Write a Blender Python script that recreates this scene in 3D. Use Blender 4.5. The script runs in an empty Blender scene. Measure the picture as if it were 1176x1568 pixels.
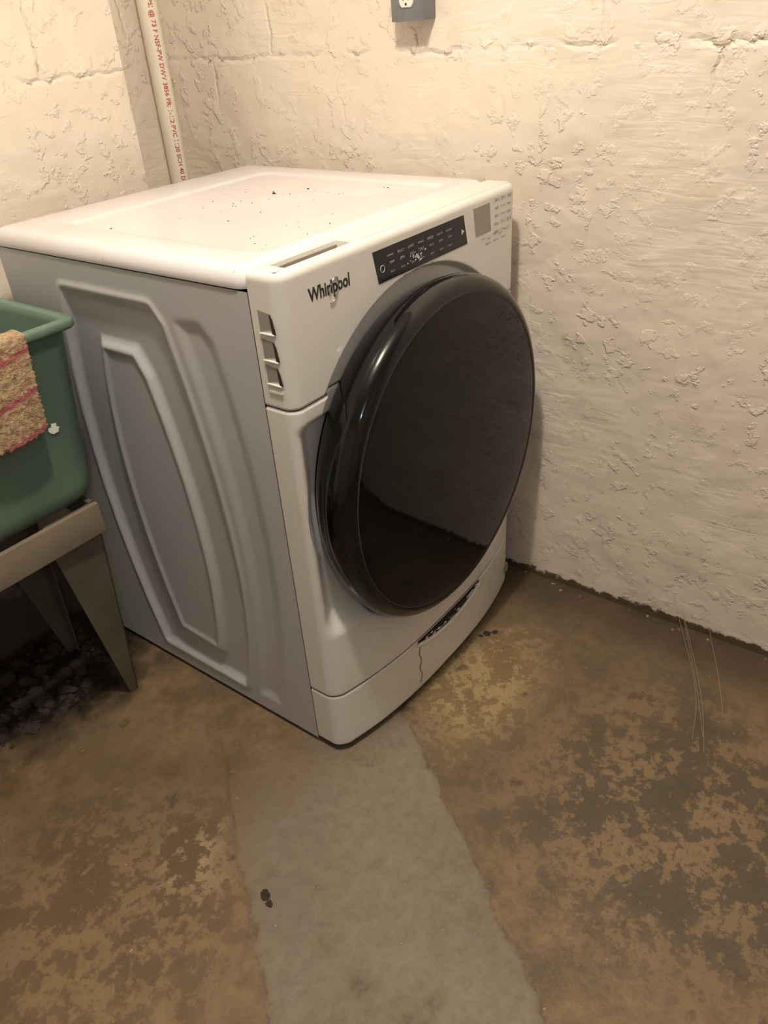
import bpy, bmesh, math, random
import numpy as np
from mathutils import Matrix, Vector
random.seed(4)
sc=bpy.context.scene
sc.view_settings.view_transform='Standard'
col=bpy.context.collection
W,D,H=.686,.739,.9816
XW=.745      # right wall plane
def srgb(r,g,b):
    f=lambda c:(c/255/12.92) if c/255<=.04045 else ((c/255+.055)/1.055)**2.4
    return (f(r),f(g),f(b),1)
# ------------------------------------------------------------- materials
class NT:
    def __init__(s,name):
        s.m=bpy.data.materials.new(name); s.m.use_nodes=True
        s.t=s.m.node_tree; s.b=s.t.nodes['Principled BSDF']
    def n(s,typ,**kw):
        nd=s.t.nodes.new(typ)
        for k,v in kw.items():
            if k[0]=='_': setattr(nd,k[1:],v)
            else: s.put(nd.inputs[k],v)
        return nd
    def put(s,inp,v):
        if isinstance(v,bpy.types.NodeSocket): s.t.links.new(v,inp)
        else: inp.default_value=v
    def coord(s): return s.n('ShaderNodeTexCoord').outputs['Object']
    def noise(s,vec,scale,detail=3,rough=.55,dist=0):
        nd=s.n('ShaderNodeTexNoise'); s.put(nd.inputs['Vector'],vec)
        nd.inputs['Scale'].default_value=scale; nd.inputs['Detail'].default_value=detail
        nd.inputs['Roughness'].default_value=rough; nd.inputs['Distortion'].default_value=dist
        return nd.outputs['Fac']
    def ramp(s,fac,a,b,ca=(0,0,0,1),cb=(1,1,1,1)):
        nd=s.n('ShaderNodeValToRGB'); s.put(nd.inputs['Fac'],fac)
        e=nd.color_ramp.elements; e[0].position=a;e[1].position=b;e[0].color=ca;e[1].color=cb
        return nd.outputs['Color']
    def mr(s,fac,a,b,c=0.,d=1.):
        nd=s.n('ShaderNodeMapRange'); s.put(nd.inputs[0],fac)
        for i,v in enumerate((a,b,c,d)): nd.inputs[i+1].default_value=v
        return nd.outputs[0]
    def mix(s,f,a,b,blend='MIX'):
        nd=s.n('ShaderNodeMix',_data_type='RGBA',_blend_type=blend)
        s.put(nd.inputs[0],f); s.put(nd.inputs[6],a); s.put(nd.inputs[7],b)
        return nd.outputs[2]
    def math(s,op,a,b=0.0,c=0.0,clamp=False):
        nd=s.n('ShaderNodeMath',_operation=op,_use_clamp=clamp)
        s.put(nd.inputs[0],a); s.put(nd.inputs[1],b); s.put(nd.inputs[2],c)
        return nd.outputs[0]
    def scale(s,vec,sx,sy,sz):
        nd=s.n('ShaderNodeMapping'); s.put(nd.inputs['Vector'],vec)
        nd.inputs['Scale'].default_value=(sx,sy,sz)
        return nd.outputs[0]
    def bump(s,h,strength,dist):
        nd=s.n('ShaderNodeBump'); s.put(nd.inputs['Height'],h)
        nd.inputs['Strength'].default_value=strength; nd.inputs['Distance'].default_value=dist
        return nd.outputs[0]
def simple(name,color,rough=.5,metal=0,var=.06,scale=12,bump=0,spec=.5,coat=0):
    t=NT(name); c=t.coord()
    f=t.noise(c,scale,2)
    d=tuple(x*(1-var) for x in color[:3])+(1,); l=tuple(min(1,x*(1+var)) for x in color[:3])+(1,)
    t.put(t.b.inputs['Base Color'],t.ramp(f,.3,.7,d,l))
    t.b.inputs['Roughness'].default_value=rough; t.b.inputs['Metallic'].default_value=metal
    t.b.inputs['Specular IOR Level'].default_value=spec
    t.b.inputs['Coat Weight'].default_value=coat
    if bump: t.put(t.b.inputs['Normal'],t.bump(t.noise(c,scale*8,2),bump,.002))
    return t.m
def wall_mat(name,axis,low_dark=0):
    t=NT(name); c=t.coord()
    sep=t.n('ShaderNodeSeparateXYZ'); t.put(sep.inputs[0],c)
    u=sep.outputs[axis]; z=sep.outputs[2]
    big=t.noise(c,2.7,2); lump=t.noise(c,8,3,.55)
    crustn=t.noise(c,30,4,.6)
    fine=t.noise(t.scale(c,9,9,60),1.0,2,.6,.8)
    off=t.math('MULTIPLY_ADD',lump,.05,-.025)
    off=t.math('ADD',off,t.math('MULTIPLY_ADD',crustn,.022,-.011))
    zz=t.math('ADD',z,off); uu=t.math('ADD',u,off)
    def line(v,period,ph,w):
        a=t.math('FRACT',t.math('DIVIDE',t.math('ADD',v,ph),period))
        a=t.math('ABSOLUTE',t.math('SUBTRACT',a,.5))
        a=t.math('MULTIPLY',a,period)
        return t.math('SUBTRACT',1.0,t.math('DIVIDE',a,w,clamp=True),clamp=True)
    hl=line(zz,.2,.10,.009)          # courses at z = .2 k
    row=t.math('FLOOR',t.math('DIVIDE',zz,.2))
    odd=t.math('MULTIPLY',t.math('MODULO',t.math('ADD',row,20.0),2.0),.2)
    vl=line(t.math('ADD',uu,odd),.4,.33,.007)
    jm=t.mr(lump,.40,.54)
    high=t.mr(z,1.05,1.14,.20,1.)      # lower joints are plastered over
    j=t.math('MULTIPLY',t.math('MULTIPLY',t.math('MAXIMUM',hl,vl),jm),high)
    near=line(zz,.2,.10,.05)
    crm=t.math('MAXIMUM',t.math('MULTIPLY',near,high),t.mr(big,.48,.60,.40,.95))
    cr=t.math('MULTIPLY',t.mr(crustn,.55,.62),crm)
    trow=t.math('MULTIPLY',fine,t.mr(big,.52,.40,.12,.85))
    h=t.math('MULTIPLY_ADD',lump,1.3,t.math('MULTIPLY',big,2.2))
    h=t.math('ADD',h,t.math('MULTIPLY',trow,.26))
    h=t.math('ADD',h,t.math('MULTIPLY',cr,.20))
    h=t.math('SUBTRACT',h,t.math('MULTIPLY',j,.30))
    t.put(t.b.inputs['Normal'],t.bump(h,.74,.012))
    base=t.mix(t.mr(big,.35,.65),srgb(230,218,202),srgb(224,211,196))
    base=t.mix(t.mr(lump,.55,.75,0,.3),base,srgb(210,194,172))
    chip=t.math('MULTIPLY',t.mr(j,.5,.9),t.mr(crustn,.52,.58))
    base=t.mix(t.math('MULTIPLY',chip,.55),base,srgb(128,102,72))
    edge=t.math('ADD',z,t.math('MULTIPLY',crustn,-.055))
    bare=t.mr(edge,-.012,-.005,1,0)
    base=t.mix(bare,base,srgb(92,76,58))
    if low_dark:  # wall colour goes darker towards the floor, edge broken by noise
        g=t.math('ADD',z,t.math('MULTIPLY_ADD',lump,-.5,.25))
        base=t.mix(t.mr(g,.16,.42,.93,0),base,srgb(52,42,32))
    t.put(t.b.inputs['Base Color'],base)
    t.b.inputs['Roughness'].default_value=.46
    t.b.inputs['Specular IOR Level'].default_value=.4
    return t.m
def floor_mat():
    t=NT('concrete_floor'); c=t.coord()
    sep=t.n('ShaderNodeSeparateXYZ'); t.put(sep.inputs[0],c); x=sep.outputs[0]; y=sep.outputs[1]
    n1=t.noise(c,2.4,4,.6); n2=t.noise(c,8,6,.68); n3=t.noise(c,42,5,.68); 
    flake=t.mr(t.math('ADD',n2,t.math('MULTIPLY_ADD',n3,1.0,-.5)),.48,.56)
    brown=t.mix(t.mr(n2,.34,.66),srgb(98,80,58),srgb(144,121,90))
    brown=t.mix(t.mr(n1,.42,.60,0,.8),brown,t.mix(t.mr(n3,.4,.6),srgb(96,83,66),srgb(122,106,84)))
    def blob(cx,cy,r0,r1,sy=1.,k=.12,nn=None):
        dx=t.math('SUBTRACT',x,cx); dy=t.math('MULTIPLY',t.math('SUBTRACT',y,cy),sy)
        d=t.math('SQRT',t.math('ADD',t.math('MULTIPLY',dx,dx),t.math('MULTIPLY',dy,dy)))
        d=t.math('ADD',d,t.math('MULTIPLY_ADD',n2 if nn is None else nn,k*4,-k*2))
        return t.mr(d,r0,r1,1,0)
    z1=blob(.22,-.62,.16,.42)
    brown=t.mix(t.math('MULTIPLY',z1,.85),brown,t.mix(flake,srgb(84,75,62),srgb(138,116,88)))
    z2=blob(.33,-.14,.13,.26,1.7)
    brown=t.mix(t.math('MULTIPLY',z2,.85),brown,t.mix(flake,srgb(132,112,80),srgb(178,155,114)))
    z3=blob(-.50,.10,.12,.35)
    brown=t.mix(t.math('MULTIPLY',z3,.6),brown,t.mix(flake,srgb(100,80,56),srgb(150,124,88)))
    z5=blob(-.33,.06,.02,.10)
    brown=t.mix(t.math('MULTIPLY',t.math('MULTIPLY',z5,flake),.7),brown,srgb(178,160,130))
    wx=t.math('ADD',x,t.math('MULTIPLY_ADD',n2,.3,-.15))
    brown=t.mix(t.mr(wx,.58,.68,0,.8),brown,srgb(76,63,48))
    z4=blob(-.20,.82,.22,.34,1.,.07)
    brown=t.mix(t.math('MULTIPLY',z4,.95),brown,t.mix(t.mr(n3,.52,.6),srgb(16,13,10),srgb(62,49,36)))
    q=t.math('ADD',t.math('MULTIPLY',x,.811),t.math('MULTIPLY',y,-.585))
    q=t.math('ADD',q,t.math('MULTIPLY_ADD',n2,.07,-.035))
    qm=t.math('ABSOLUTE',t.math('SUBTRACT',q,-.038))
    strip=t.mr(qm,.186,.202,1,0)
    strip=t.math('MULTIPLY',strip,t.mr(t.math('ADD',y,t.math('MULTIPLY_ADD',n2,.4,-.2)),-.04,.12,1,.1))
    grey=t.mix(t.mr(n1,.4,.62),srgb(126,116,102),srgb(138,128,112))
    grey=t.mix(t.mr(n2,.54,.68,0,.55),grey,srgb(106,94,77))
    colr=t.mix(t.math('MULTIPLY',strip,.9),brown,grey)
    crk=t.math('MULTIPLY',t.mr(t.math('ABSOLUTE',t.math('SUBTRACT',qm,.196)),0.0,.005,1,0),t.mr(n3,.42,.55))
    colr=t.mix(t.math('MULTIPLY',crk,.6),colr,srgb(84,68,50))
    colr=t.mix(t.mr(n3,.35,.7,0,.45),colr,srgb(178,164,142),'MULTIPLY')
    colr=t.mix(t.math('MULTIPLY',t.mr(n2,.61,.67),t.mr(strip,0,1,.7,.25)),colr,srgb(68,57,44))
    colr=t.mix(t.mr(n3,.69,.72),colr,srgb(190,172,142))
    t.put(t.b.inputs['Base Color'],colr)
    t.put(t.b.inputs['Roughness'],t.mr(n2,.3,.8,.42,.75))
    t.b.inputs['Specular IOR Level'].default_value=.4
    h=t.math('ADD',t.math('MULTIPLY',n2,.6),t.math('MULTIPLY',n3,.5))
    t.put(t.b.inputs['Normal'],t.bump(h,.7,.007))
    return t.m
def enamel_mat(name,c1,rough,dirt=.3):
    t=NT(name); c=t.coord()
    n=t.noise(c,6,4,.7)
    base=t.mix(t.mr(n,.5,.75,0,dirt),c1,srgb(186,174,154))
    base=t.mix(t.mr(t.noise(c,85,1,.4),.80,.82,0,.4),base,srgb(110,94,76))
    t.put(t.b.inputs['Base Color'],base)
    t.b.inputs['Roughness'].default_value=rough
    t.b.inputs['Coat Weight'].default_value=.15
    return t.m
M_wallR=wall_mat('painted_block_right',1); M_wallB=wall_mat('painted_block_back',0,1)
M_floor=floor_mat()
M_en=enamel_mat('white_enamel',srgb(224,219,221),.20,.15)
M_side_shade=enamel_mat('side_enamel_shaded',srgb(186,187,189),.28,.2)  # white enamel darkened, shade of the cabinet side put into the colour
M_plw=enamel_mat('white_plastic',srgb(226,222,216),.32,.15)
M_blk=simple('black_gloss_plastic',(.004,.004,.005,1),.09,0,.1,spec=.42,coat=.1)
M_glass=simple('dark_door_glass',(.004,.004,.004,1),.05,0,.2,3,spec=.24)
M_dark=simple('dark_gap',(.012,.011,.010,1),.8)
M_disp=simple('display_gloss',srgb(30,30,36),.15,0,.1,spec=.35)
M_ink=simple('dark_ink',srgb(40,38,40),.4)
M_whiteink=simple('pale_ink',srgb(200,200,205),.5)
M_greyink=simple('grey_ink',srgb(110,105,102),.5)
M_film=simple('grey_label',srgb(152,146,140),.25)
M_grip_shade=simple('grip_shade_grey',srgb(150,142,130),.5)  # greyed so the shading inside the grip slot sits in the colour
M_chrome=simple('chrome_ring',(.5,.5,.52,1),.15,1)
M_green=simple('green_tub_plastic',srgb(100,124,108),.5,0,.16,6,.15)
M_leg=simple('galvanised_leg',srgb(98,93,80),.5,.25,.2,9)
M_frame=simple('frame_board',srgb(124,112,95),.7,0,.2,9)
M_pvc=simple('white_pvc',srgb(232,224,206),.35,0,.04,8)
M_red=simple('red_print',srgb(176,70,60),.6)
M_box=simple('grey_metal_box',srgb(126,128,132),.4,.4,.1,15)
M_recept=simple('ivory_receptacle',srgb(225,220,208),.35)
M_paint=simple('paint_blob',srgb(225,225,205),.6)
M_lint_shade=simple('dark_debris_and_shade',srgb(52,40,30),.9,0,.3,30)
M_rub=simple('rubble',srgb(56,45,36),.9,0,.4,20)
M_thr=simple('thread',srgb(160,146,120),.8)
def cloth_mat():
    t=NT('woven_rug'); c=t.coord()
    sep=t.n('ShaderNodeSeparateXYZ'); t.put(sep.inputs[0],c); 
    n=t.noise(c,110,4,.7)
    wv=t.math('ADD',sep.outputs[2],t.math('MULTIPLY_ADD',n,.016,-.008))
    wv=t.math('ADD',wv,t.math('MULTIPLY',sep.outputs[0],-.22))
    fr=t.math('FRACT',t.math('DIVIDE',wv,.066))
    d=t.math('ABSOLUTE',t.math('SUBTRACT',fr,.5))
    s1=t.mr(d,.05,.11,1,0); s2=t.mr(t.math('ABSOLUTE',t.math('SUBTRACT',d,.22)),.02,.05,.5,0)
    base=t.mix(t.mr(n,.34,.64),srgb(138,112,84),srgb(192,166,130))
    base=t.mix(t.math('MULTIPLY',t.math('MAXIMUM',s1,s2),.8),base,srgb(160,72,84))
    t.put(t.b.inputs['Base Color'],base); t.b.inputs['Roughness'].default_value=.95
    t.put(t.b.inputs['Normal'],t.bump(n,.9,.006))
    return t.m
M_cloth=cloth_mat()
# ------------------------------------------------------------- helpers
def empty(name):
    o=bpy.data.objects.new(name,None); col.objects.link(o); o.empty_display_size=.1; return o
def mk(name,verts,faces,mat,parent=None,smooth=False,ang=None):
    me=bpy.data.meshes.new(name); me.from_pydata([tuple(map(float,v)) for v in verts],[],faces)
    bm=bmesh.new(); bm.from_mesh(me); bmesh.ops.recalc_face_normals(bm,faces=bm.faces); bm.to_mesh(me); bm.free()
    me.materials.append(mat)
    if smooth:
        me.polygons.foreach_set('use_smooth',[True]*len(me.polygons))
        if ang: me.set_sharp_from_angle(angle=math.radians(ang))
    o=bpy.data.objects.new(name,me); col.objects.link(o)
    if parent: o.parent=parent
    return o
def box(name,a,b,mat,parent=None,bev=0,seg=2):
    bm=bmesh.new(); bmesh.ops.create_cube(bm,size=1)
    for v in bm.verts: v.co=Vector([(a[i]+b[i])/2+v.co[i]*(b[i]-a[i]) for i in range(3)])
    if bev: bmesh.ops.bevel(bm,geom=bm.edges[:],offset=bev,segments=seg,profile=.6,affect='EDGES')
    me=bpy.data.meshes.new(name); bm.to_mesh(me); bm.free(); me.materials.append(mat)
    if bev:
        me.polygons.foreach_set('use_smooth',[True]*len(me.polygons)); me.set_sharp_from_angle(angle=math.radians(40))
    o=bpy.data.objects.new(name,me); col.objects.link(o)
    if parent: o.parent=parent
    return o
def grid(name,nu,nv,fn,mat,parent=None,ang=None):
    vs=[fn(i/(nu-1),j/(nv-1)) for j in range(nv) for i in range(nu)]
    fs=[(j*nu+i,j*nu+i+1,(j+1)*nu+i+1,(j+1)*nu+i) for j in range(nv-1) for i in range(nu-1)]
    return mk(name,vs,fs,mat,parent,True,ang)
def rrect(x0,x1,y0,y1,r,n=6):
    out=[]
    for cx,cy,a0 in ((x1-r,y1-r,0),(x0+r,y1-r,90),(x0+r,y0+r,180),(x1-r,y0+r,270)):
        for k in range(n+1):
            a=math.radians(a0+90*k/n); out.append((cx+r*math.cos(a),cy+r*math.sin(a)))
    return out
def loft(name,loops,mat,parent=None,cap0=True,cap1=True,ang=35):
    n=len(loops[0]); vs=[v for l in loops for v in l]; fs=[]
    for j in range(len(loops)-1):
        for i in range(n):
            k=(i+1)%n; fs.append((j*n+i,j*n+k,(j+1)*n+k,(j+1)*n+i))
    if cap0: fs.append(tuple(range(n))[::-1])
    if cap1: fs.append(tuple((len(loops)-1)*n+i for i in range(n)))
    return mk(name,vs,fs,mat,parent,True,ang)
def curve(name,pts,r,mat,parent=None,cyc=False,res=2):
    cu=bpy.data.curves.new(name,'CURVE'); cu.dimensions='3D'; cu.bevel_depth=r; cu.bevel_resolution=res; cu.use_fill_caps=True
    sp=cu.splines.new('POLY'); sp.points.add(len(pts)-1); sp.use_cyclic_u=cyc
    for p,q in zip(sp.points,pts): p.co=(*q,1)
    o=bpy.data.objects.new(name,cu); col.objects.link(o)
    dg=bpy.context.evaluated_depsgraph_get(); dg.update()
    me=bpy.data.meshes.new_from_object(o.evaluated_get(dg)); bpy.data.objects.remove(o)
    me.materials.clear(); me.materials.append(mat)
    me.polygons.foreach_set('use_smooth',[True]*len(me.polygons))
    o=bpy.data.objects.new(name,me); col.objects.link(o)
    if parent:o.parent=parent
    return o
def text(name,body,mw,width,mat,parent,ext=.0004,bold=0,shear=0,height=None):
    cu=bpy.data.curves.new(name,'FONT'); cu.body=body; cu.size=1; cu.extrude=0; cu.offset=bold; cu.shear=shear
    cu.align_x='CENTER'; cu.align_y='CENTER'; cu.resolution_u=3
    o=bpy.data.objects.new(name,cu); col.objects.link(o)
    dg=bpy.context.evaluated_depsgraph_get(); dg.update()
    me=bpy.data.meshes.new_from_object(o.evaluated_get(dg)); bpy.data.objects.remove(o)
    xs=[v.co.x for v in me.vertices]; ys=[v.co.y for v in me.vertices]
    cx=(max(xs)+min(xs))/2; cy=(max(ys)+min(ys))/2; s=width/(max(xs)-min(xs)); sy=s if height is None else height/(max(ys)-min(ys))
    for v in me.vertices: v.co=mw@Vector(((v.co.x-cx)*s,(v.co.y-cy)*sy,ext))
    me.materials.clear(); me.materials.append(mat)
    o=bpy.data.objects.new(name,me); col.objects.link(o); o.parent=parent
    return o
def ss(a,b,x):
    t=np.clip((x-a)/(b-a),0,1); return t*t*(3-2*t)
# ------------------------------------------------------------- room
X0,Y0,ZC=-2.6,-3.0,2.35
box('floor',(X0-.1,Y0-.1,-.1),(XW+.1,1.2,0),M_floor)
box('ceiling',(X0-.1,Y0-.1,ZC),(XW+.1,1.2,ZC+.1),simple('ceiling_paint',srgb(195,190,180),.8))
box('wall_right',(XW,Y0-.1,0),(XW+.1,1.2,ZC),M_wallR)
M_plain=simple('plain_wall_paint',srgb(175,168,155),.8)
box('wall_left',(X0-.1,Y0-.1,0),(X0,1.2,ZC),M_plain)
box('wall_front',(X0,Y0-.1,0),(XW,Y0,ZC),M_plain)
prof=[(X0,.86),(.47,.86),(.472,1.09),(XW,1.09),(XW,1.19),(X0,1.19)]
loft('wall_back',[[(x,y,0) for x,y in prof],[(x,y,ZC) for x,y in prof]],M_wallB,ang=20)
# ------------------------------------------------------------- washer
wa=empty('front_load_washer')
core=box('inner_cabinet',(.016,.055,.02),(W-.016,D-.012,.95),M_dark,wa)
ny,nz=190,250
Y=np.linspace(.0622,D,ny); Z=np.linspace(.012,.948,nz); YY,ZZ=np.meshgrid(Y,Z)
def sdpoly(P,px,py):
    P=np.array(P); d=np.full(px.shape,1e9); s=np.ones(px.shape)
    n=len(P); j=n-1
    for i in range(n):
        e=P[j]-P[i]; wx=px-P[i][0]; wy=py-P[i][1]
        t=np.clip((wx*e[0]+wy*e[1])/(e@e),0,1)
        d=np.minimum(d,(wx-e[0]*t)**2+(wy-e[1]*t)**2)
        c1=py>=P[i][1]; c2=py<P[j][1]; c3=e[0]*wy>e[1]*wx
        a=(c1&c2&c3)|(~c1&~c2&~c3); s=np.where(a,-s,s); j=i
    return s*np.sqrt(d)
def arc(p0,p1,p2,n=10):
    p0,p1,p2=map(np.array,(p0,p1,p2)); c=2*p1-.5*(p0+p2)
    return [tuple((1-t)**2*p0+2*t*(1-t)*c+t*t*p2) for t in np.linspace(0,1,n)]
P1=arc((.54,.885),(.585,.50),(.52,.065))+arc((.27,.062),(.222,.42),(.285,.86))+[(.305,.885)]
P2=arc((.47,.805),(.505,.5),(.455,.13))+arc((.325,.12),(.295,.42),(.345,.76))+[(.37,.805)]
P3=arc((.235,.87),(.175,.46),(.215,.06))+arc((.165,.06),(.118,.46),(.165,.85))+[(.19,.875)]
off=np.zeros_like(YY)
off+= .009*ss(.014,-.010,sdpoly(P1,YY,ZZ))
off-= .008*ss(.013,-.009,sdpoly(P2,YY,ZZ))
off+= .005*ss(.016,-.016,sdpoly(P3,YY,ZZ))
off-= .003*np.exp(-((sdpoly(P1,YY,ZZ)-.014)/.007)**2)
off-= .004*np.exp(-((sdpoly(P2,YY,ZZ)+.009)/.008)**2)
off+= .012*(1-np.sqrt(np.clip(1-np.clip((YY-(D-.012))/.012,0,1)**2,0,1)))
for nm,sg,x0 in (('side_panel_near',1,0.0),('side_panel_far',-1,W)):
    vs=np.stack([x0+sg*off,YY,ZZ],-1).reshape(-1,3)
    idx=np.arange(ny*nz).reshape(nz,ny)
    fs=np.stack([idx[:-1,:-1],idx[:-1,1:],idx[1:,1:],idx[1:,:-1]],-1).reshape(-1,4).tolist()
    mk(nm,vs,fs,M_side_shade,wa,True)
box('back_panel',(.012,D-.008,.03),(W-.012,D,.95),M_side_shade,wa)
def rr(ins,z,r=.024,rect=None):
    a=rect or (0-.003,W+.003,.062,D+.003)
    return [(x,y,z) for x,y in rrect(a[0]+ins,a[1]-ins,a[2]+ins,a[3]-ins,max(r-ins*.5,.004))]
R2=(.072,.612,.10,.615)
loft('top_lid',[rr(.010,.950),rr(.001,.9505),rr(0,.956),rr(.001,.963),rr(.004,.970),rr(.009,.976),rr(.016,.9797),rr(.026,.981),
  rr(0,.9812,.03,R2),rr(.004,.9806,.03,R2),rr(.011,.9772,.03,R2),rr(.016,.9765,.03,R2)],M_en,wa,ang=60)
cr=.022
def outline(s):
    Ls=.0605-cr; La=cr*math.pi/2; Lf=W-2*cr; T=2*Ls+2*La+Lf; d=s*T
    if d<Ls: return (0,.0605-d,0)
    d-=Ls
    if d<La: a=d/cr; return (cr-cr*math.cos(a),cr-cr*math.sin(a),a/(math.pi/2))
    d-=La
    if d<Lf: return (cr+d,0,1)
    d-=Lf
    if d<La: a=d/cr; return (W-cr+cr*math.sin(a),cr-cr*math.cos(a),1-a/(math.pi/2))
    d-=La; return (W,cr+d,0)
DX,DZ,DR=.343,.5535,.333
def fdepth(x,z,fascia):
    r=math.hypot(x-DX,z-DZ)
    if fascia: b=.016*float(ss(.348,.340,r))
    else:
        w=float(ss(.350,.290,abs(x-DX)))*float(ss(.300,.345,z))
        w2=float(ss(.345,.305,r))
        b=.030*max(w,w2)*float(ss(.745,.720,z))
        b=max(b,.016*float(ss(.340,.330,r)))
    u=abs(x-DX)/.343
    bow=-.043*max(0,1-u**2.6)*(1-float(ss(.18,.50,z)))
    return b+bow
def front(name,z0,z1,nz_,mat,fascia=False,round_top=0,round_bot=0):
    def fn(u,v):
        z=z0+(z1-z0)*v; x,y,f=outline(u)
        y2=y+f*fdepth(x,z,fascia)
        k=0
        if round_top and z>z1-round_top:
            t=(z-(z1-round_top))/round_top; k=round_top*(1-math.sqrt(max(0,1-t*t)))
        if round_bot and z<z0+round_bot:
            t=((z0+round_bot)-z)/round_bot; k=round_bot*(1-math.sqrt(max(0,1-t*t)))
        if k:
            a=f*math.pi/2; sx=1 if x<W/2 else -1
            x+=sx*k*math.cos(a)*.8; y2+=k*math.sin(a)
        return (x,y2,z)
    return grid(name,300,nz_,fn,mat,wa,50)
front('control_fascia',.7712,.9795,90,M_plw,True,round_top=.014,round_bot=.002)
front('front_panel',.1575,.7690,190,M_plw,round_top=.003,round_bot=.002)
front('kick_panel',.016,.1555,40,M_plw,round_top=.002,round_bot=.006)
def deck(u,v):
    x=.010+(W-.020)*u; y=.012+.050*v
    g=float(ss(.036,.039,x)*ss(.184,.181,x)*ss(.0125,.0145,y)*ss(.045,.042,y))
    return (x,y,.9793-.034*g)
grid('fascia_top',330,60,deck,M_plw,wa,40)
box('grip_floor',(.037,.0135,.9440),(.183,.0445,.9475),M_grip_shade,wa)
box('grip_rear',(.038,.0415,.9440),(.182,.0430,.9740),M_grip_shade,wa)
for k,(za,zb) in enumerate(((.892,.925),(.850,.883),(.812,.842))):
    v=[(-.0006,.046,zb),(-.0006,.020,zb-.004),(-.0006,.020,za+.008),(-.0006,.046,za)]
    mk('vent_%d'%(k+1),v,[(0,1,2,3)],M_film,wa)
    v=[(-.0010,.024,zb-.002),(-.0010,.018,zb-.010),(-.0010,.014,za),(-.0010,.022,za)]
    mk('vent_shadow_%d'%(k+1),v,[(0,1,2,3)],M_lint_shade,wa)  # flat dark quad, painted shade of the vent recess
    box('vent_lip_%d'%(k+1),(-.003,.018,za-.003),(.001,.047,za),M_plw,wa,.001)
box('vent_lower_mark',(-.002,.018,.797),(.001,.046,.800),M_plw,wa)
def plate(name,pts,y,th,mat):
    return loft(name,[[(x,y,z) for x,z in pts],[(x,y-th,z) for x,z in pts]],mat,wa)
plate('display',[(.216,.957),(.487,.957),(.500,.904),(.228,.904)],.001,.0016,M_disp)
plate('rating_label',[(.521,.960),(.580,.960),(.586,.908),(.530,.908)],.0005,.0009,M_film)
F=lambda x,z,y=-.0010:Matrix.Translation((x,y,z))@Matrix.Rotation(math.pi/2,4,'X')
text('logo_text','Whirlpool',F(.108,.930,0),.096,M_ink,wa,bold=.03,height=.027)
def ell(cx,cz,a,b,rot,y=-.0012,n=40,a0=0,a1=360):
    out=[]
    for k in range(n+1):
        t=math.radians(a0+(a1-a0)*k/n); p=(a*math.cos(t),b*math.sin(t))
        out.append((cx+p[0]*math.cos(rot)-p[1]*math.sin(rot),y,cz+p[0]*math.sin(rot)+p[1]*math.cos(rot)))
    return out
curve('logo_swoosh',ell(.116,.927,.020,.0085,1.1,a0=-190,a1=120),.0008,M_chrome,wa)
labels=['NORMAL','BULKY','QUICK','TOWELS','RINSE','DELICATE','COLORS']
for k,l in enumerate(labels):
    x=.262+.029*k
    text('cycle_label_a%d'%k,l,F(x,.943),.018,M_whiteink,wa,ext=.0003)
    text('cycle_label_b%d'%k,'%s'%('TEMP SPIN SOIL DRY DELAY STEAM EXTRA'.split()[k]),F(x+.003,.931),.013,M_whiteink,wa,ext=.0003)
    text('cycle_label_c%d'%k,'SELECT',F(x+.005,.916),.012,M_whiteink,wa,ext=.0003)
curve('power_ring',ell(.239,.926,.0055,.0055,0,n=24),.0005,M_whiteink,wa)
mk('start_mark',[(.478,-.0012,.935),(.478,-.0012,.923),(.488,-.0012,.929)],[(0,1,2)],M_whiteink,wa)
random.seed(8)
vs=[];fs=[]
for k in range(26):
    cx=random.gauss(.337,.011);cz=random.gauss(.921,.005);r=random.uniform(.0008,.003);b=len(vs)
    for j in range(6):
        a=j*math.pi/3; vs.append((cx+r*math.cos(a)*1.3,-.0014-.00001*k,cz+r*math.sin(a)*random.uniform(.5,1)))
    fs.append(tuple(range(b,b+6)))
mk('display_smear',vs,fs,M_whiteink,wa)
random.seed(3)
for r_ in range(5):
    for c_ in range(3):
        text('info_%d_%d'%(r_,c_),random.choice(['Eco Wash','24 h','Clean','Filter','Add','Hold 3s','Lock']),F(.606+.024*c_,.960-.0145*r_,-.0003),random.uniform(.012,.019),M_greyink,wa,ext=.0003)
for k in range(5):
    text('info_low_%d'%k,'oo a',F(.556+.022*k,.899-.003*(k%2),-.0003),.013,M_greyink,wa,ext=.0003)
for k in range(3):
    text('info_low2_%d'%k,'Hold 3 s',F(.575+.03*k,.887,-.0003),.02,M_greyink,wa,ext=.0003)
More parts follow.
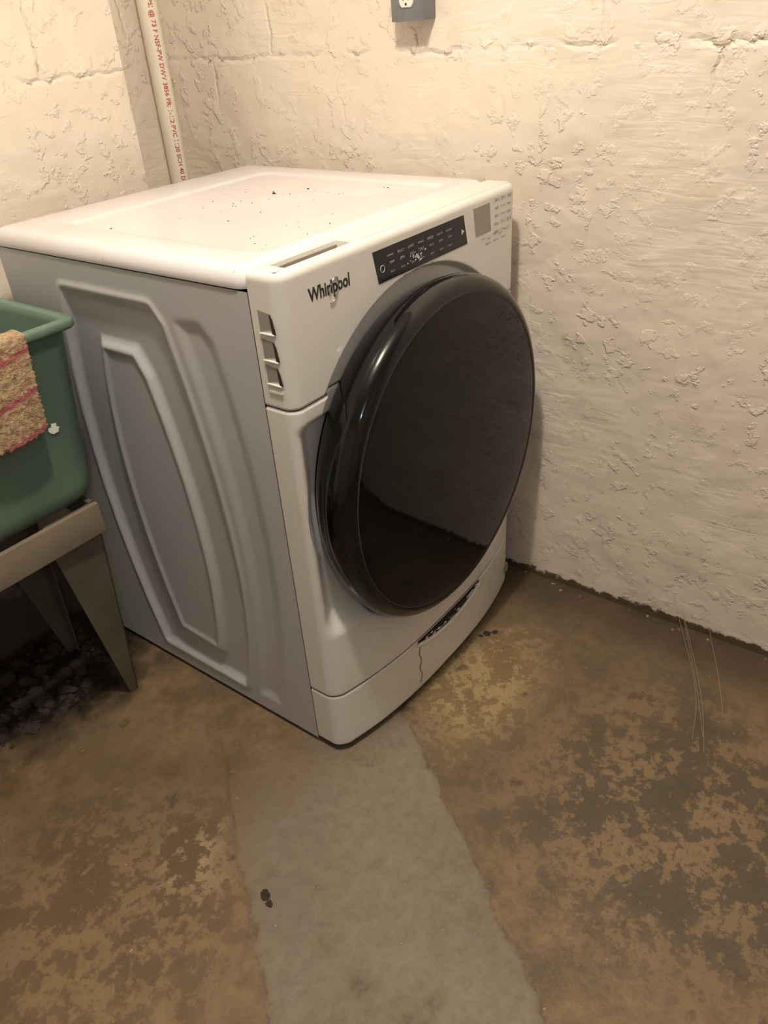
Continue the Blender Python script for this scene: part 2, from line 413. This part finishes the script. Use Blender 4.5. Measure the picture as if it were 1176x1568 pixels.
# door
def revolve(name,prof,mat,n=144,ang=30,cap=False):
    loops=[[(DX+r*math.cos(2*math.pi*k/n),y,DZ+r*math.sin(2*math.pi*k/n)) for k in range(n)] for r,y in prof]
    return loft(name,loops,mat,wa,False,cap,ang)
q=DR
revolve('door_bezel',[(q-.045,.0335),(q-.026,.016),(q-.013,-.002),(q-.006,-.018),(q-.002,-.031),(q,-.044),(q-.001,-.053),(q-.004,-.061),(q-.010,-.068),(q-.018,-.072),(q-.024,-.0735),(q-.028,-.0727),(q-.030,-.0715)],M_blk,ang=50)
revolve('door_glass',[(q-.0295,-.072),(q-.040,-.0735),(.23,-.0765),(.16,-.0790),(.08,-.0807),(.004,-.081)],M_glass,cap=True,ang=60)
revolve('door_seal_backing',[(q-.036,.0280),(.20,.0280)],M_dark)
random.seed(37)
vs=[];fs=[]
for k in range(9):
    a=random.uniform(3.0,6.28); r=.26*math.sqrt(random.random()); x=DX+r*math.cos(a); z=DZ+r*math.sin(a); s=random.uniform(.0004,.0011); b=len(vs)
    yy=-.0735-.0072*(1-(r/.3)**1.5)-.0016
    for j in range(5): vs.append((x+s*math.cos(j*1.257)*random.uniform(.5,1.5),yy,z+s*1.8*math.sin(j*1.257)))
    fs.append(tuple(range(b,b+5)))
mk('door_dust_flecks',vs,fs,M_greyink,wa)
# broken kick-panel pull
def fy(x,z): return fdepth(x,z,False)
n=26; xs=np.linspace(.225,.475,n)
sag=lambda x:.030*(1-((x-.35)/.125)**2)
vs=[];fs=[]
random.seed(5)
for x in xs:
    z1=.156; z0=.150-.62*max(0,sag(x))-.001
    vs+= [(x,fy(x,z1)-.0015,z1),(x,fy(x,z0)-.0015,z0)]
for i in range(n-1): fs.append((2*i,2*i+1,2*i+3,2*i+2))
mk('kick_pull_gap',vs,fs,M_dark,wa)
curve('kick_pull_lip',[(x,fy(x,.13)-.003,.147-.68*max(0,sag(x))) for x in xs],.0045,M_plw,wa)
vs=[];fs=[]
for k in range(26):
    x=random.uniform(.24,.46); z=.156-random.uniform(.1,.6)*sag(x); b=len(vs); r=random.uniform(.003,.008)
    for j in range(3):
        a=random.uniform(0,2)+j*2.1; vs.append((x+r*1.5*math.cos(a),fy(x,z)-.003-random.uniform(0,.004),z+r*.8*math.sin(a)))
    fs.append((b,b+1,b+2))
mk('kick_pull_shards',vs,fs,M_en,wa)
curve('kick_crack',[(.232+.004*math.sin(k*1.7),fy(.232,.1)-.0003,.150-.0115*k) for k in range(11)],.0008,M_dark,wa)
loft('filter_cap',[[(.655+.014*math.cos(a)*s,fy(.655,.07)-d,.062+.016*math.sin(a)*s) for a in np.linspace(0,2*math.pi,24,endpoint=False)] for s,d in ((1,-.004),(1,.002),(.8,.004),(.75,.002))],M_film,wa)
box('base_frame',(.012,.03,.014),(W-.012,D-.01,.03),M_dark,wa)
for k,(x,y) in enumerate(((.05,.07),(W-.05,.07),(.05,D-.05),(W-.05,D-.05))):
    loft('foot_%d'%k,[[(x+r*math.cos(a),y+r*math.sin(a),z) for a in np.linspace(0,2*math.pi,16,endpoint=False)] for r,z in ((.022,0),(.022,.006),(.012,.008),(.012,.02))],M_dark,wa)
random.seed(12)
vs=[];fs=[]
def bit(x,y,z,r):
    b=len(vs)
    for j in range(5):
        a=j*1.2566; vs.append((x+r*math.cos(a)*random.uniform(.4,1.3),y+r*math.sin(a)*random.uniform(.4,1.3),z))
    vs.append((x,y,z+r*.5))
    for j in range(5): fs.append((b+j,b+(j+1)%5,b+5))
for k in range(45):
    x=random.gauss(.42,.15);y=random.gauss(.40,.14)
    if .08<x<.60 and .11<y<.60: bit(x,y,.977,random.uniform(.0006,.0022))
for k in range(16): bit(random.uniform(.09,.3),random.uniform(.11,.2),.977,random.uniform(.0006,.0018))
bit(.44,.42,.977,.006);bit(.50,.38,.977,.004);bit(.1,.5,.977,.003);bit(.455,.435,.977,.003);bit(.56,.22,.977,.003)
mk('lint_specks',vs,fs,M_lint_shade,wa)
# ------------------------------------------------------------- utility sink
sk=empty('utility_sink')
tx0,tx1,ty0,ty1=-.63,-.045,.445,.835
def L(ins,z,r=.05):
    return [(x,y,z) for x,y in rrect(tx0+ins,tx1-ins,ty0+ins,ty1-ins,r)]
loft('tub',[L(.060,.520,.04),L(.045,.524,.05),L(.034,.540,.05),L(.030,.56,.05),L(.014,.845,.03),L(.010,.852,.03),
  L(.002,.853,.022),L(0,.856,.02),L(.0,.866,.02),L(.003,.870,.02),L(.014,.870,.02),L(.018,.867,.02),L(.021,.855,.03),L(.040,.56,.05),L(.07,.54,.05)],M_green,sk,ang=50)
box('frame_front',(tx0+.03,.462,.452),(tx1-.056,.474,.517),M_frame,sk,.002)
box('frame_back',(tx0+.05,.79,.452),(tx1-.045,.80,.515),M_frame,sk,.002)
box('frame_side',(tx1-.065,.475,.47),(tx1-.057,.80,.515),M_leg,sk,.002)
box('frame_side_far',(tx0+.047,.475,.47),(tx0+.055,.80,.515),M_leg,sk,.002)
for k,(sx,sy) in enumerate(((1,1),(1,-1),(-1,1),(-1,-1))):
    cx=tx1-.055 if sx>0 else tx0+.055; cy=.477 if sy>0 else .803
    t=.003
    def leg(nm,pts,dv):
        q=[Vector(p) for p in pts]; loft(nm,[[tuple(p) for p in q],[tuple(p+Vector(dv)) for p in q]],M_leg,sk)
    fx=cx-.012*sx; fy_=cy+.04*sy
    leg('leg_%d_face'%k,[(cx,cy,.515),(cx-.110*sx,cy,.515),(cx-.110*sx,cy,.445),(fx-.020*sx,fy_,0),(fx,fy_,0)],(0,t*sy,0))
    leg('leg_%d_web'%k,[(cx,cy,.515),(cx,cy+.06*sy,.515),(cx,cy+.06*sy,.45),(fx,fy_+.02*sy,0),(fx,fy_,0)],(-t*sx,0,0))
pts=[]
for k in range(14):
    a=2*math.pi*k/14; r=.010*random.uniform(.6,1.15); pts.append((-.137+r*math.cos(a),.4655,.690+r*math.sin(a)))
mk('paint_splat',pts,[tuple(range(14))],M_paint,sk)
random.seed(2)
frz=[random.uniform(-1,1) for _ in range(200)]
def rag(u,v):
    x=-.47+(.312)*u; s=v
    if s<.3: y=.53-.075*(s/.3); z=.80+.074*min(1,s/.26)
    elif s<.4: y=.455-.024*((s-.3)/.1); z=.877
    else: y=.427; z=.877-.160*((s-.4)/.6)
    wob=.002*math.sin(u*17+v*3)+.001*math.sin(u*41)
    if s>=.4:
        e=((s-.4)/.6)
        x+=-.010*e*u+(.0025*frz[int(v*150)%200] if u>.98 else 0)
        z+=(.012*math.sin(u*5+1))*e+(.003*frz[int(u*60)%200] if v>.99 else 0); y+= -.003+wob*.8
    else: z+=abs(wob)*.6
    return (x,y,z)
rg=grid('hanging_rag',90,110,rag,M_cloth)
md=rg.modifiers.new('s','SOLIDIFY'); md.thickness=.006; md.offset=0
dt=bpy.data.textures.new('ragtex','CLOUDS'); dt.noise_scale=.012
m2=rg.modifiers.new('d','DISPLACE'); m2.texture=dt; m2.strength=.003; m2.mid_level=.5
# ------------------------------------------------------------- pipe
pp=empty('pvc_pipe')
px,py=.700,1.020
loft('tube',[[(px+.0245*math.cos(a),py+.0245*math.sin(a),z) for a in np.linspace(0,2*math.pi,40,endpoint=False)] for z in (0,ZC)],M_pvc,pp,ang=40)
ang=math.atan2(-.9,-.75)+.3
txt='ASTM D 1785 PVC-1120 1-1/2 IN. SCH 40 330 PSI @ 73 F NSF-PW DWV 3856 PR: 1-1/2 PVC 1120 SCH 40 D 2665 NSF'
cu=bpy.data.curves.new('t','FONT'); cu.body=txt; cu.size=.0155; cu.offset=.0003; cu.align_x='CENTER'; cu.align_y='CENTER'; cu.resolution_u=2
o=bpy.data.objects.new('t',cu); col.objects.link(o); dg=bpy.context.evaluated_depsgraph_get(); dg.update()
me=bpy.data.meshes.new_from_object(o.evaluated_get(dg)); bpy.data.objects.remove(o)
for v in me.vertices:
    a=ang+v.co.y/.0245; v.co=Vector((px+.0250*math.cos(a),py+.0250*math.sin(a),1.25-v.co.x))
me.materials.clear(); me.materials.append(M_red)
o=bpy.data.objects.new('pipe_print',me); col.objects.link(o); o.parent=pp
# ------------------------------------------------------------- outlet
ob=empty('electrical_outlet')
ya,yb,za,zb=.218,.292,1.254,1.366
box('junction_box',(XW-.042,ya,za),(XW,yb,zb),M_box,ob,.004)
box('cover_plate',(XW-.045,ya-.001,za-.001),(XW-.042,yb+.001,zb+.001),M_box,ob,.001)
yc=(ya+yb)/2
for k,zc in enumerate((za+.034,zb-.036)):
    loft('receptacle_%d'%k,[[(XW-d,yc+.0165*math.cos(a)*s,zc+max(-.0125,min(.0125,.0165*math.sin(a)))*s) for a in np.linspace(0,2*math.pi,32,endpoint=False)] for s,d in((1,.043),(1,.0475),(.93,.0485))],M_recept,ob)
    for j,dy in enumerate((-.006,.006)):
        box('slot_%d_%d'%(k,j),(XW-.0490,yc+dy-.001,zc-.001),(XW-.0480,yc+dy+.001,zc+.007),M_dark,ob)
    box('ground_%d'%k,(XW-.0490,yc-.002,zc-.009),(XW-.0480,yc+.002,zc-.005),M_dark,ob)
# ------------------------------------------------------------- debris
random.seed(21)
vs=[];fs=[]
def rock(x,y,r,flat=.9):
    b=len(vs); n=6
    for lv,(rs,zz_) in enumerate(((1,0),(.9,.5))):
        for j in range(n):
            a=j*math.pi/3+lv*.4; q=r*rs*random.uniform(.6,1.1); vs.append((x+q*math.cos(a),y+q*math.sin(a),zz_*r*random.uniform(.6,1.1)*flat))
    vs.append((x,y,r*flat))
    for j in range(n):
        k=(j+1)%n; fs.append((b+j,b+k,b+n+k,b+n+j)); fs.append((b+n+j,b+n+k,b+2*n))
for k in range(260):
    rock(random.uniform(-.6,-.03),random.uniform(.60,.84),random.uniform(.004,.024)*random.random()+.003)
mk('rubble_heap',vs,fs,M_rub)
vs=[];fs=[]
for k in range(50):
    rock(random.uniform(-.9,.68),random.uniform(-1.1,.0),random.uniform(.0008,.0022))
for k in range(30):
    rock(random.uniform(.715,.742),random.uniform(-1.0,.0),random.uniform(.002,.005))
mk('floor_crumbs',vs,fs,simple('crumb',srgb(150,132,104),.9,0,.5,30))
vs=[];fs=[]
for c,s in (((.475,-.065),.012),((.46,-.055),.007),((.49,-.078),.009),((-.312,-.085),.011),((-.318,-.097),.009),((-.308,-.075),.008)):
    rock(c[0],c[1],s,.3)
mk('leaf_litter',vs,fs,M_lint_shade)
th=empty('loose_threads')
for k,(a,b,bow) in enumerate((((.742,-.435,.05),(.40,-.60),.03),((.742,-.44,.03),(.44,-.585),.012),((.742,-.41,.08),(.42,-.57),.05),((.742,-.50,.02),(.52,-.60),.01))):
    pts=[]
    for t in np.linspace(0,1,16):
        pts.append((a[0]+(b[0]-a[0])*t,a[1]+(b[1]-a[1])*t-bow*math.sin(math.pi*t)*.6,.002+a[2]*(1-t)**4))
    curve('thread_%d'%k,pts,.0004,M_thr,th)
# ------------------------------------------------------------- lamp
lf=empty('ceiling_lampholder')
lx,ly=-.25,-.26
loft('socket',[[(lx+r*math.cos(a),ly+r*math.sin(a),z) for a in np.linspace(0,2*math.pi,32,endpoint=False)] for r,z in ((.055,ZC),(.055,ZC-.015),(.035,ZC-.03),(.022,ZC-.06),(.020,ZC-.065))],M_recept,lf)
l=bpy.data.lights.new('bulb','POINT'); l.energy=69; l.color=(1,.915,.79); l.shadow_soft_size=.05
lo=bpy.data.objects.new('bulb',l); lo.location=(lx,ly,ZC-.13); col.objects.link(lo); lo.parent=lf
l=bpy.data.lights.new('far_fill_light','POINT'); l.energy=14; l.color=(.70,.85,1); l.shadow_soft_size=.06  # unseen fill added to lift the washer's lower front
lo=bpy.data.objects.new('far_fill',l); lo.location=(-1.5,-1.9,2.15); col.objects.link(lo)
# ------------------------------------------------------------- camera
cd=bpy.data.cameras.new('camera'); cam=bpy.data.objects.new('camera',cd); col.objects.link(cam)
cam.matrix_world=Matrix.Translation((-0.7592,-0.7731,1.2756))@(Matrix.Rotation(-0.8907,3,'Z')@Matrix.Rotation(0.9984,3,'X')@Matrix.Rotation(-0.0765,3,'Z')).to_4x4()
cd.sensor_fit='VERTICAL'; cd.sensor_height=24; cd.lens=1555.9*24/2048; cd.clip_start=.02
sc.camera=cam
